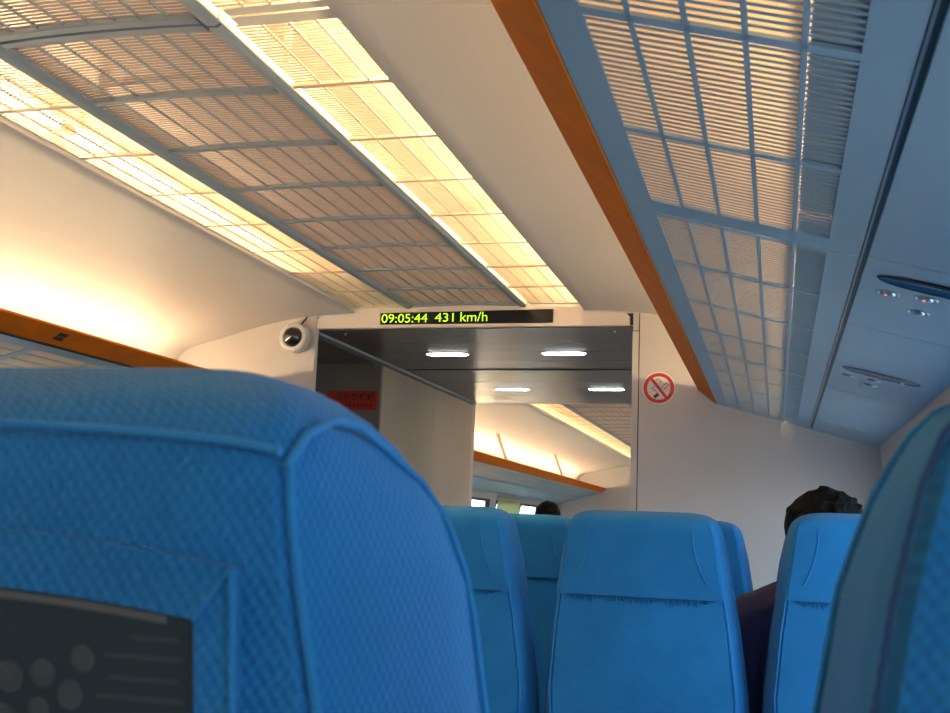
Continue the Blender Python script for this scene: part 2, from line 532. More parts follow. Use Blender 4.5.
def tube_lamp(par, x, y0, y1, z, r, m, housing=None):
    pl_ = par.location
    t = thing_child('tube_lamp', par, (x-pl_.x, y0-pl_.y, z-pl_.z))
    b = MB(); b.tube([(0, .02, 0), (0, y1-y0-.02, 0)], r, 10); b.build('tube', m, t)
    c = MB()
    for a in (0, y1-y0-.02): c.tube([(0, a, 0), (0, a+.02, 0)], r*1.15, 10)
    c.build('end_cap', WHITEP, t)
    if housing:     # side: trough under the tube, its bottom close over the sloping slats
        h = MB(); dz_ = housing[1]
        h.prism([(housing[0]*q-x, zz-z) for q, zz in ((1.312, rz_(1.312)+.0065+dz_), (1.388, rz_(1.388)+.0065+dz_), (1.388, rz_(1.388)+.030+dz_), (1.380, 1.655), (1.350, 1.655), (1.312, rz_(1.312)+.030+dz_))], 0, y1-y0)
        h.build('housing', HOUS, t)
    else:
        h = MB()
        for a in (.05, y1-y0-.06): h.box(-.006, .006, a, a+.012, r, .13)
        h.build('bracket', CREAMR, t)
    return t

# ---------------------------------------------------------------- luggage racks
SL = .268
def rz_(x): return 1.674-SL*(abs(x)-1.05)       # underside of the rack
CELLS = [(1.097, 1.141), (1.147, 1.195), (1.201, 1.250), (1.256, 1.303), (1.309, 1.355)]
RP = .0138
def rack_slat(s, dz):
    key = 'rack%d%.3f' % (s, dz)
    return slat_mesh(key, s*1.095, s*1.357, lambda x: rz_(x)+dz+.001, .0058, .0008, SLATB, 1)
def luggage_rack(s, y0, y1, panels, label, dz=0.0, single_panels=(), glyph_y=None, joints=()):
    t = thing('luggage_rack', label, 'luggage rack', (s*1.2, y0, 1.65))
    off = (-s*1.2, -y0, -1.65)
    b = MB()
    lift = .004
    prof = [(.978, 1.731), (.982, 1.738), (.995, 1.743), (1.062, 1.690), (1.0555, 1.676), (1.050, 1.6725), (1.044, 1.6765)]
    if dz: prof = [(x, z+(.016 if x < 1.0 else .03)) for x, z in prof]
    ys = [y0]+list(joints)+[y1]
    for a, c in zip(ys, ys[1:]):
        b = MB(); b.prism(mir(prof, s), a+.0012, c-.0012); b.build('front_bar', WOOD, t, off)
    g = MB(); g.box(min(s*1.051, s*1.056), max(s*1.051, s*1.056), y0, y1, 1.674+dz, 1.686+dz); g.build('gap_shade_strip', DARK, t, off)  # dark strip added so the gap doesn't show the lit rack
    for pi, (a, c, rows) in enumerate(panels):
        p = thing_child('grille_panel', t, off)
        f = MB()
        fn = lambda x, y, z: (s*x, y, rz_(x)+dz+z)
        def bx_(xa, xb, ya, yb): f.box(xa, xb, ya, yb, 0, .0045, fn=fn)
        bx_(1.0535, 1.097, a+.0015, c-.0015); bx_(1.355, 1.4005, a+.0015, c-.0015)
        yy = a+.0015
        for r0, r1 in rows:
            bx_(1.097, 1.355, yy, r0); yy = r1
        bx_(1.097, 1.355, yy, c-.0015)
        for (xa, xb), (xc, xd) in zip(CELLS, CELLS[1:]): bx_(xb, xc, rows[0][0], rows[-1][1])
        f.build('panel_frame', RACKP, p)
        df = MB(); df.box(1.0965, 1.3045, a+.006, c-.006, .0046, .0056, fn=fn)
        df.build('diffuser_sheet', FILM_A if pi < 2 else FILM_B, p)
        ysl = []
        for r0, r1 in rows:
            n = int((r1-r0)/RP); q = (r1-r0)/n
            ysl += [r0+q*(i+.5)+q*.25 for i in range(n-1)]+[r0+.001]
        base = rack_slat(s, dz)
        slats_for(p, base, sorted(ysl), SLATB, pi in single_panels)
    ch = MB()   # aluminium edge and dark joint beside the service panels
    ch.box(1.4015, 1.4045, y0, y1, -.002, .005, fn=lambda x, y, z: (s*x, y, rz_(x)+dz+z))
    ch.build('edge_strip', ALU, t, off)
    ch = MB(); ch.box(1.397, 1.4130, y0, y1, .006, .012, fn=lambda x, y, z: (s*x, y, rz_(x)+dz+z))
    ch.build('joint_light_seal', GREEN, t, off)
    if glyph_y is not None:
        g = MB()
        for r in range(2):
            for k in range(3):
                ya = glyph_y+k*.0165
                def fn2(x, y, z):   # lies on the slanted face of the bar
                    u = z; X = .982+(1.044-.982)*u; Z = 1.747+(1.7065-1.747)*u
                    return (s*(X-.0016-x), y, Z-.0016-x)
                g.box(0, .001, ya, ya+.0125, .22+r*.28, .45+r*.28, fn=fn2)
        g.build('seat_row_mark', SIGNK, t, off)
    return t

def service_panel(s, y0, y1, slot_y, nozzles, label, glow=True):
    t = thing('service_panel', label, 'overhead panel', (s*1.53, y0, rz_(1.53)))
    off = (-s*1.53, -y0, -rz_(1.53))
    fn = lambda x, y, z: (s*x, y, rz_(x)+z)
    f = MB(); f.box(1.4125, 1.6545, y0+.0015, y1-.0015, .0, .005, fn=fn)
    f.build('panel', RACKP, t, off)
    if slot_y is not None:
        # recessed oval light lens: a dark glossy oval with a thin rim
        c = MB(); n = 28; R = []
        cx, hw, hy = 1.520, .088, .034
        for k in range(n):
            a = 2*math.pi*k/n
            R.append((cx+hw*math.copysign(abs(math.cos(a))**.8, math.cos(a)), slot_y+hy*math.sin(a)))
        V = [fn(x, y, -.0008) for x, y in R]+[fn(x, y, -.0035) for x, y in [(cx+(x-cx)*.97, slot_y+(y-slot_y)*.93) for x, y in R]]
        V += [fn(x, y, -.0015) for x, y in [(cx+(x-cx)*.90, slot_y+(y-slot_y)*.80) for x, y in R]]+[fn(cx, slot_y, -.0012)]
        F = [(k, (k+1) % n, n+(k+1) % n, n+k) for k in range(n)]+[(n+k, n+(k+1) % n, 2*n+(k+1) % n, 2*n+k) for k in range(n)]+[(2*n+k, 2*n+(k+1) % n, 3*n) for k in range(n)]
        c.add(V, F, 0, True)
        c.build('oval_lens', LENS if slot_y < 2 else LENSG, t, off)
    for i, (nx, ny, led) in enumerate(nozzles):
        e_ = thing_child('air_nozzle', t, off)
        base = Vector(fn(nx, ny, 0))
        nrm = Vector((-s*SL, 0, -1)).normalized()
        Mx = Matrix.Translation(base) @ Vector((0, 0, 1)).rotation_difference(nrm).to_matrix().to_4x4()
        c = MB(); c.lathe([(.0195, -.001), (.0192, .001), (.017, .002), (.0155, .0015), (.0145, .0008)], Mx, 20); c.build('nozzle_ring', CHROME, e_)
        c = MB(); c.lathe([(.0135, .0005), (.0125, .0025), (.009, .0042), (.004, .005), (.001, .0051)], Mx, 16); c.build('nozzle_dome', CHROME, e_)
        if led:
            c = MB(); c.lathe([(.003, .004), (.0026, .0062), (.001, .0067)], Mx @ Matrix.Translation((.003, -.004, 0)), 10); c.build('indicator', REDLED, e_)
    return t

# ---------------------------------------------------------------- room shell, module by module
def cove_panel(s, y0, y1, name='cove_panel', parent=None):
    b = MB(); pts = mir(COVE, s)
    if s < 0: b.strip(pts, y0+.0012, y1-.0012, -.006)
    else: b.strip(pts, y0+.0012, y1-.0012, .006)
    return b.build(name, CREAM, parent)

def ceiling_shell(name, y0, y1, seams):
    b = MB()
    P = [(-.512, 2.104), (-.520, 2.15), (-.505, 2.195), (-.46, 2.225), (-.36, 2.24), (.36, 2.24), (.46, 2.225), (.505, 2.195), (.520, 2.15), (.512, 2.104)]
    b.strip(P, y0, y1, .012, smooth=False)
    for yy in (y0, y1-.01): b.box(-.53, .53, yy, yy+.01, 2.104, 2.25)
    o = tag(b.build(name, PLEN), kind='structure')
    d = MB()     # dark backing behind the cove joints
    for s in (-1, 1):
        P = [(x*1.0, z) for x, z in COVE[2:]]
        for yy in seams:
            q = [(x+.004, z+.011) for x, z in P]
            d.strip(mir(q, s), yy-.02, yy+.02, .003*s)
    d.build('joint_backing', DARK, o)
    ys = [y0]+seams+[y1]
    for s in (-1, 1):
        for a, c in zip(ys, ys[1:]): cove_panel(s, a, c, 'cove_panel', o)
        sh = MB()       # outer shell so that no sky leaks in above the racks
        sh.strip(mir([(.54, 2.27), (1.0, 2.2), (1.45, 2.0), (1.66, 1.75), (1.70, 1.54)], s), y0, y1, .02*s)
        sh.build('roof_shell', ROOFM, o)
    return o

# near car
Y0N = -2.4
CEIL_NEAR = ceiling_shell('ceiling', Y0N, D, [-1.06, 1.70])
mid_grille(1.757, 8, 'grey arched slatted ceiling grille running on to the time display', 0)
mid_grille(1.757-8*GP, 8, 'grey arched slatted ceiling grille cut off by the top left corner', 1.36)
side_grille(1, 1.740, 8, 'cream slatted light strip right of the arched grey grille, slats clearly showing', 0)
side_grille(1, 1.740-8*GP, 8, 'cream slatted light strip piece cut off by the top edge', 1.40)
side_grille(-1, 1.757, 8, 'glaring cream light strip left of the arched grey grille', None)
side_grille(-1, 1.757-8*GP, 8, 'glaring light strip piece cut off by the left picture edge', None)
for k in range(4):
    ya = -1.95+k*1.43
    tube_lamp(CEIL_NEAR, -.485, ya, ya+1.41, 2.132, .013, TUBEC)
    tube_lamp(CEIL_NEAR, .490, ya+.62, ya+2.03, 2.135, .013, TUBEC)

wins = [(-1.0, .10), (.385, 1.485), (1.74, 2.84), (3.05, 4.16)]
side_wall(1, 'wall_right', Y0N, D, wins)
side_wall(-1, 'wall_left', Y0N, D, wins)

P1 = (.315, 1.70, [(.375, .675), (.690, .990), (1.005, 1.319), (1.333, 1.634)])
P2 = (1.70, 3.085, [(1.716, 2.026), (2.040, 2.375), (2.389, 2.720), (2.735, 3.066)])
P3 = (3.085, 4.444, [(3.100, 3.408), (3.420, 3.733), (3.745, 4.095), (4.107, 4.436)])
P0 = (-1.07, .315, [(-1.01, -.71), (-.695, -.395), (-.380, -.066), (-.052, .249)])
RACKS = {}
RACKS[1] = luggage_rack(1, -1.07, 4.444, [P0, P1, P2, P3], 'overhead luggage rack above the camera side, brown front bar and lit grille floor', 0, (1, 2))
RACKS[-1] = luggage_rack(-1, -1.07, 4.444, [P0, P1, P2, P3], 'overhead luggage rack on the far left wall with vivid orange front bar', .02, (), 3.085)
NZ = lambda y: [(1.458, y, True), (1.514, y-.02, True), (1.514, y+.09, False), (1.572, y-.06, False)]
service_panel(1, -.20, 1.684, .80, NZ(.90), 'blue grey overhead panel cut by the top right corner, without nozzles showing')
service_panel(1, 1.684, 2.215, 1.79, NZ(1.887), 'blue grey overhead panel with dark oval lens mirroring bright blue')
service_panel(1, 2.215, 3.17, 2.745, [(1.452, 2.858, False), (1.509, 2.838, False), (1.563, 2.776, False), (1.509, 2.93, False)], 'blue grey overhead panel with thin oval lens and four small nozzles')
service_panel(1, 3.17, 4.444, None, [(1.449, 4.072, False), (1.508, 4.047, False), (1.561, 4.0, False)], 'blue grey overhead panel ending at the bulkhead, with faint nozzles')
for a, c in ((-.20, 1.684), (1.684, 3.17), (3.17, 4.444)):
    service_panel(-1, a, c, None, [], 'blue grey overhead panel over the left windows', False)['group'] = 'panels over the left windows'
for s in (-1, 1):
    for k in range(4):
        ya = -1.23+k*1.40
        tube_lamp(RACKS[s], s*1.366, ya, ya+1.36, 1.690, .012, TUBER, (s, .02 if s < 0 else 0))

b = MB(); b.box(1.6548, 1.660, -1.0, 4.447, 1.528, 1.56); tag(b.build('trim_7', DARK), kind='structure')

# floor and back wall
b = MB(); b.box(-1.72, 1.72, Y0N, D+.02, -.03, 0); tag(b.build('floor', FLOORM), kind='structure')
b = MB(); b.box(-1.8, 1.8, Y0N-.05, Y0N, 0, 2.3); tag(b.build('wall_back', WALLM), kind='structure')

# ---------------------------------------------------------------- bulkhead with its opening
OPL, OPR = -.690, .713
def bulkhead(name, y0, y1, m, opl, opr, top=2.0, right=True, left=True, header_mat=None):
    o = None
    b = MB()
    def poly(xs):
        P = [(x, 0) for x in (xs[0], xs[-1])]
        top_ = [(x, cove_z(x)+.004) for x in xs[::-1]]
        b.prism(P+top_, y0, y1)
    xr = [1.412, 1.40, 1.39, 1.38, 1.362, 1.336, 1.30, 1.24, 1.153, 1.06, .96, .87, .78, .742]
    if right:
        poly([x for x in [opr+.029, .78, .87, .96, 1.06, 1.153, 1.24, 1.30, 1.336, 1.362, 1.382, 1.398, 1.408]])
        b.prism([(1.408, 0), (1.725, 0), (1.735, .75), (1.715, 1.10), (1.67, 1.43), (1.657, 1.60), (1.408, 1.70)], y0, y1)
    if left:
        poly([-x for x in [-opl, .78, .87, .96, 1.06, 1.153, 1.24, 1.30, 1.336, 1.362, 1.382, 1.398, 1.408]])
        b.prism([(-1.408, 0), (-1.725, 0), (-1.735, .75), (-1.715, 1.10), (-1.67, 1.43), (-1.657, 1.60), (-1.408, 1.70)], y0, y1)
    # above the opening, behind the header plate
    n = 14; xs = [opl+(opr+.029-opl)*i/n for i in range(n+1)]
    b.prism([(xs[0], top), (xs[-1], top), (xs[-1], 2.3), (xs[0], 2.3)], y0+.012, y1)
    return tag(b.build(name, m), kind='structure')
wf = bulkhead('wall_front', D, D+.03, WALLM, OPL, OPR)
# jamb trim on the right of the opening
b = MB(); b.box(OPR, .738, D-.003, D+.03, 0, 1.972); tag(b.build('trim_1', WALLM), kind='structure')
b = MB(); b.box(OPR+.002, .738, D-.003, D+.03, 1.976, 2.046); tag(b.build('trim_2', WALLM), kind='structure')
b = MB(); b.box(.738, .743, D+.004, D+.029, 0, 2.05); b.box(OPR, .738, D+.004, D+.029, 1.970, 1.978); tag(b.build('trim_3', DARK), kind='structure')

# header plate with the display
b = MB(); n = 24
HX0, HX1 = -.682, .700
def htop(x):
    a = abs(x)
    return 2.102-.008*(a/.5)**2 if a < .506 else cove_z(a)+.001
xs = sorted([HX0+(HX1-HX0)*i/n for i in range(n+1)]+[-.507, -.5055, .5055, .507])
top_ = [(x, htop(x)-.010) for x in xs[::-1]]
top_[0] = (HX1, htop(HX1)-.022); top_.insert(1, (HX1-.012, htop(HX1)-.010))
top_[-1] = (HX0, htop(HX0)-.022); top_.insert(-1, (HX0+.012, htop(HX0)-.010))
b.prism([(HX0, 1.996), (HX1, 1.996)]+top_, D-.014, D+.011)
hd = tag(b.build('trim_5', HEADM), kind='structure')
b = MB(); b.box(OPL, OPR, D+.0115, D+.0118, 2.0, 2.05); tag(b.build('trim_4', DARK), kind='structure')
dsp = thing('speed_display', 'long black display with green time and speed over the doorway', 'display', (0, D-.014, 2.006))
b = MB(); b.prism([(-.383, 2.0085), (.382, 2.0085), (.382, 2.0665), (-.383, 2.0595)], D-.0185, D-.013); b.build('screen', SCREEN, dsp, (0, -D+.014, -2.006))
for body, xa, xb, za, zb in (('09:05:44', -.377, -.168, 2.0165, 2.0545), ('431', -.134, -.050, 2.0180, 2.0560), ('km/h', -.020, .099, 2.0180, 2.0590)):
    text_mesh(body, xa, xb, za, zb, D-.0192, 'digits', LEDG, dsp).location = (0, -D+.014, -2.006)

# no-smoking sign
ns = thing('no_smoking_sign', 'round red and white no smoking sticker beside the doorway', 'sign', (.822, D, 1.738))
def disc(r0, r1, y, th, m, name, seg=48):
    c = MB(); V = []; F = []
    for r in (r0, r1):
        for yy in (y, y-th):
            V += [(r*math.cos(2*math.pi*k/seg), yy, r*math.sin(2*math.pi*k/seg)) for k in range(seg)]
    for k in range(seg):
        k2 = (k+1) % seg
        F += [(seg+k, seg+k2, 3*seg+k2, 3*seg+k), (2*seg+k, 2*seg+k2, 3*seg+k2, 3*seg+k), (k, k2, 2*seg+k2, 2*seg+k), (k, k2, seg+k2, seg+k)]
    c.add(V, F); return c.build(name, m, ns)
disc(.0005, .0665, -.0004, .0012, SIGNW, 'backing')
disc(.0475, .0615, -.0016, .0008, SIGNR, 'red_ring')
def slab(pts, y, m, name):
    c = MB(); c.prism(pts, y-.0006, y); return c.build(name, m, ns)
def rot(pts, a, cx=0, cz=0):
    a = math.radians(a); return [(cx+x*math.cos(a)-z*math.sin(a), cz+x*math.sin(a)+z*math.cos(a)) for x, z in pts]
slab(rot([(-.049, -.0055), (.049, -.0055), (.049, .0055), (-.049, .0055)], -52), -.0026, SIGNR, 'slash')
R4 = lambda l, w: [(-l/2, -w/2), (l/2, -w/2), (l/2, w/2), (-l/2, w/2)]
slab(rot(R4(.022, .013), 38, -.010, -.031), -.0018, SIGNK, 'lighter_base')
for q in (rot(R4(.020, .0022), -52, -.0245, -.006), rot(R4(.022, .0022), -52, -.012, -.012), rot(R4(.014, .0022), 38, -.020, .003),
          rot(R4(.030, .0022), 45, .019, .010), rot(R4(.030, .0022), 45, .029, .003), rot(R4(.014, .0022), -45, .034, .018),
          rot(R4(.012, .0022), 20, -.006, .036), rot(R4(.012, .0022), -40, .003, .034), rot(R4(.010, .0022), -75, .008, .026)):
    slab(q, -.0018, SIGNK, 'cigarette_outline')

# dome camera
dc = thing('dome_camera', 'white round security camera with dark glass eye on bulkhead', 'camera', (-.776, D, 1.951))
Mx = Matrix.Rotation(math.radians(90), 4, 'X')
c = MB(); c.lathe([(.055, -.001), (.064, .004), (.0665, .02), (.0665, .046), (.063, .056), (.055, .061), (.047, .060), (.044, .055)], Mx, 36); c.build('ring_body', WHITEP, dc)
c = MB(); c.lathe([(.0445, .050), (.043, .060), (.038, .072), (.029, .082), (.016, .088), (.002, .090)], Mx, 28); c.build('dome_glass', BLACKG, dc)
for a in (20, 110, 200, 290):
    c = MB(); c.lathe([(.003, .059), (.003, .063), (.001, .0635)], Matrix.Translation((.056*math.cos(math.radians(a)), 0, .056*math.sin(math.radians(a)))) @ Mx, 8); c.build('screw', ALU, dc)
c = MB(); c.tube([(.018, -.012, .062), (.024, -.010, .075), (.036, -.006, .088), (.040, -.004, .105)], .003, 6); c.build('cable', DARK, dc)

# ---------------------------------------------------------------- vestibule
V0, V1 = D+.03, 7.25
b = MB(); b.box(-1.7, .90, V0, V1, 2.012, 2.04)
vc = tag(b.build('ceiling.001', DARK), kind='structure')
jy = [V0, 4.847, 5.102, 5.385, 5.627, 5.715, 5.814, 6.182, 6.50, 6.84, V1]
for i, (a, c_2) in enumerate(zip(jy, jy[1:])):
    b = MB(); g = .0035 if i not in (3, 4) else .006
    b.box(-.705, .74, a+g/2, c_2-g/2, 1.996+(.004 if i == 4 else 0), 2.010); b.build('plank', VESTC, vc)
b = MB(); b.box(-1.7, -.752, V0, V1, 1.992, 2.008); b.build('recess_panel', VESTD, vc)
b = MB(); b.prism([(-.755, 2.010), (-.752, 1.984), (-.742, 1.978), (-.712, 1.986), (-.706, 1.998), (-.706, 2.010)], V0+.001, V1); tag(b.build('trim_6', GREYP), kind='structure')
for x in (-.60, .62):
    b = MB(); b.lathe([(.006, .0), (.006, -.005), (.004, -.008), (.001, -.009)], Matrix.Translation((x, V0+.09, 1.996)), 14)
    tag(b.build('ceiling_latch', ALU), 'small metal latch knob under the dark doorway ceiling, %s end' % ('left' if x < 0 else 'right'), 'latch')
lamp_spots = [(-.2915, 5.153), (.297, 5.138), (-.2775, 6.503), (.303, 6.482)]
names4 = ['nearer left of four', 'nearer right of four', 'farther left of four', 'farther right of four']
for (x, y), nm in zip(lamp_spots, names4):
    t = thing('slot_light', 'white slot light in dark doorway ceiling, '+nm, 'ceiling light', (x, y, 1.996))
    b = MB(); prof = rounded_rect(-.106, .106, -.038, .038, .036, 6)
    n = len(prof)
    b.add([(px, py, -.004) for px, py in prof]+[(px*.96, py*.9, -.006) for px, py in prof], [(k, (k+1) % n, n+(k+1) % n, n+k) for k in range(n)]+[tuple(range(n, 2*n))])
    b.build('diffuser', DOWN, t)
    b = MB(); o_ = rounded_rect(-.112, .112, -.044, .044, .041, 6)
    b.add([(px, py, .0) for px, py in o_]+[(px, py, -.0035) for px, py in o_]+[(px, py, -.0035) for px, py in prof], [(k, (k+1) % n, n+(k+1) % n, n+k) for k in range(n)]+[(n+k, n+(k+1) % n, 2*n+(k+1) % n, 2*n+k) for k in range(n)])
    b.build('rim', ALU, t)
# cabinet wall: two tall panels
b = MB(); b.box(-.80, -.745, 5.46, V1, 0, 1.980); cw = tag(b.build('wall_left.001', DARK), kind='structure')
for a, c_2 in ((5.455, 6.366), (6.370, V1+.002)):
    b = MB(); b.box(-.746, -.735, a, c_2, 0, 1.979); b.build('panel', VESTW, cw)
b = MB(); b.box(-1.72, -.802, 5.455, 5.50, 0, 1.992); b.box(-.802, -.747, 5.4545, 5.459, 0, 1.979); tag(b.build('wall_front.001', VESTD), kind='structure')
b = MB(); b.box(-1.76, -1.70, V0, 5.5, 0, 2.04); tag(b.build('wall_left.002', VESTD), kind='structure')
b = MB(); b.box(.90, .96, V0, V1, 0, 2.04); tag(b.build('wall_right.001', VESTW), kind='structure')
b = MB(); b.box(-1.72, .96, D+.02, 7.3, -.03, 0); tag(b.build('floor.001', FLOORM), kind='structure')
rs = thing('warning_board', 'red board with a row of black characters in dark recess', 'sign', (-.89, 5.455, 1.795))
b = MB(); b.box(-.160, .128, -.006, 0, -.051, .051); b.build('board', REDB, rs)
text_mesh('灭火器材箱', -.108, .112, .002, .038, -.0068, 'characters', SIGNK, rs, .022)
b = MB()
for k in range(9): b.box(-.10+k*.0235, -.084+k*.0235, -.0068, -.006, -.034, -.020)
b.build('small_print', REDD, rs)

# ---------------------------------------------------------------- far car
F0, F1 = 7.25, 15.2
bulkhead('wall_back.001', F0, F0+.08, WALLM, -.735, .871, 2.0)
tag(bpy.data.objects['wall_back.001'], kind='structure')
CEIL_FAR = ceiling_shell('ceiling.002', F0+.03, F1, [9.76, 12.48])
for k in range(3):
    y = F0+.05+k*8*GP
    nc = 8
    w = ['nearest the doorway', 'middle length', 'touching the end wall'][k]
    mid_grille(y, nc, 'arched slatted ceiling grille beyond the doorway, '+w, None, 'ceiling grilles of the car beyond')
    for s in (-1, 1):
        side_grille(s, y, nc, 'glowing %s ceiling strip beyond the doorway, ' % ('left' if s < 0 else 'right')+w, None, 'ceiling strips of the car beyond')
for k in range(5):
    ya = 7.3+k*1.43
    for s in (-1, 1):
        tube_lamp(CEIL_FAR, s*.487, ya, ya+1.41, 2.133, .013, TUBEC)
side_wall(-1, 'wall_left.003', F0, F1, [(7.6, 8.7), (8.95, 10.05), (10.33, 11.44), (11.72, 12.86), (12.92, 14.02), (14.2, 14.95)], (3,), 1.44, .022)
side_wall(1, 'wall_right.002', F0, F1, [(7.6, 8.7), (8.95, 10.05), (10.33, 11.44), (11.72, 12.82), (13.1, 14.2)])
def far_panel(a, c):
    q = (c-a-.03)/4
    return (a, c, [(a+.015+i*q+.006, a+.015+(i+1)*q-.006) for i in range(4)])
fps = []
y = F0+.09
while y < F1-.5: fps.append(far_panel(y, min(y+1.34, F1-.004))); y += 1.34
RACKF = {}
RACKF[-1] = luggage_rack(-1, F0+.09, F1-.004, fps, 'orange fronted luggage rack seen through the doorway in the next car', 0, (), None, (9.0, 10.35, 12.48, 14.5))
for i, (a, c) in enumerate(((F0+.09, 9.3), (9.3, 11.4), (11.4, 13.5), (13.5, F1-.004))):
    service_panel(-1, a, c, None, [], 'overhead panel over the windows beyond the doorway, '+['nearest the cabinet', 'second from the cabinet', 'third from the cabinet', 'meeting the end wall'][i], False)['group'] = 'overhead panels of the car beyond'
RACKF[1] = luggage_rack(1, F0+.09, F1-.004, fps, 'luggage rack on the right wall of the next car, behind bulkhead', 0)
for s in (-1, 1):
    for k in range(5):
        ya = 7.35+k*1.53
        tube_lamp(RACKF[s], s*1.366, ya, ya+1.47, 1.690, .012, TUBER, (s, 0))
for yy, w in ((9.40, 'nearer'), (12.05, 'farther')):
    t = MB(); t.prism([(-.997, 1.744), (-1.018, 1.742), (-1.105, 1.967), (-1.084, 1.972)], yy-.018, yy+.018)
    tag(t.build('rack_strut', STRUT), 'slanting strut darkened as backlit over the orange rack of the next car, '+w+' of two', 'strut')
b = MB(); b.box(-1.73, 1.73, F1, F1+.06, 0, 2.3); tag(b.build('wall_front.002', CREAM), kind='structure')
b = MB(); b.box(-1.72, 1.72, 7.3, F1, -.03, 0); tag(b.build('floor.002', FLOORM), kind='structure')

# ---------------------------------------------------------------- seats
ZT = 1.16
#           z rel   p     w     yb    yf    tilted separately
SEC_P = [(-.70, .205, .245, 0, .13), (-.52, .203, .250, 0, .14), (-.37, .198, .243, 0, .15), (-.20, .178, .215, 0, .155), (-.075, .160, .193, 0, .160), (-.026, .152, .186, 0, .165),
       (.006, .148, .174, .001, .165), (.022, .147, .161, .003, .162), (.034, .145, .152, .010, .158), (.045, .138, .138, .024, .152), (.053, .124, .124, .042, .145), (.060, .106, .108, .060, .137), (.064, .090, .092, .075, .130), (.066, .070, .074, .085, .122)]
SEC_C = [(-.70, .205, .240, 0, .13), (-.52, .203, .243, 0, .14), (-.36, .212, .235, 0, .15), (-.21, .197, .218, 0, .155), (-.06, .175, .195, 0, .160), (.0, .167, .181, 0, .165),
       (.018, .162, .175, .002, .164), (.030, .156, .168, .008, .160), (.039, .149, .158, .020, .154), (.045, .140, .147, .036, .148), (.049, .128, .133, .052, .140), (.0515, .112, .116, .068, .132), (.0525, .095, .098, .080, .126)]
SEC_R = [(-.70, .205, .235, 0, .13), (-.37, .20, .225, 0, .15), (-.20, .192, .210, 0, .155), (-.07, .180, .191, 0, .160), (-.019, .172, .182, 0, .165),
       (.015, .164, .170, .001, .165), (.030, .159, .162, .004, .162), (.040, .152, .156, .012, .158), (.050, .141, .147, .028, .152), (.057, .128, .132, .046, .145), (.062, .110, .116, .064, .137), (.066, .090, .096, .078, .130)]
SEC = SEC_P
def lean(zr): return max(0.0, (.03-zr))*.16
def sec_pts(zr, p, w, yb, yf):
    o = lean(zr)
    ym = yb+(yf-yb)*.62
    half = [(0, yb-.004*(p/.16)), (p*.45, yb-.003), (p*.82, yb-.001), (p-.006, yb+.001), (p, yb+.008), (p+(w-p)*.45, yb+(ym-yb)*.38), (p+(w-p)*.85, yb+(ym-yb)*.75), (w, ym), (w-.004, ym+(yf-ym)*.35), (w-.018, ym+(yf-ym)*.75), (w*.82, yf), (w*.45, yf-.004)]
    P = half+[(0, yf-.008)]+[(-x, y) for x, y in half[1:][::-1]]
    return [(x, y+o, ZT+zr) for x, y in P]
def interp_sec(z):
    for a, b_ in zip(SEC, SEC[1:]):
        if a[0] <= z <= b_[0]:
            t = (z-a[0])/(b_[0]-a[0]); return tuple(u+(v-u)*t for u, v in zip(a, b_))
    return SEC[-1] if z > SEC[-1][0] else SEC[0]
def back_mesh(grow=0.0, z0=None, z1=None, bottom=True):
    b = MB(); zs = []
    for a, c in zip(SEC, SEC[1:]):
        m = max(1, int((c[0]-a[0])/.035)); zs += [a[0]+(c[0]-a[0])*k/m for k in range(m)]
    zs.append(SEC[-1][0])
    if z0 is not None: zs = [z0]+[z for z in zs if z > z0+.004]
    if z1 is not None: zs = [z for z in zs if z < z1-.004]+[z1]
    rows = []
    for z in zs:
        zr, p, w, yb, yf = interp_sec(z)
        rows.append(sec_pts(zr+(grow if z > .0 else 0), p+grow, w+grow, yb-grow, yf+grow))
    n = len(rows[0]); V = [q for r in rows for q in r]
    F = [(i*n+k, i*n+(k+1) % n, (i+1)*n+(k+1) % n, (i+1)*n+k) for i in range(len(rows)-1) for k in range(n)]
    F.append(tuple(range((len(rows)-1)*n, len(rows)*n)))
    if bottom: F.append(tuple(range(n))[::-1])
    b.add(V, F, 0, True)
    return b
def back_pt(s, zr, which):
    zr, p, w, yb, yf = interp_sec(zr); o = lean(zr); ym = yb+(yf-yb)*.62
    if which == 'rear': return (s*(p+.0005), yb+.002+o, ZT+zr)
    if which == 'front': return (s*(w+.001), ym+(yf-ym)*.05+o, ZT+zr)
SEAT_CACHE = {}
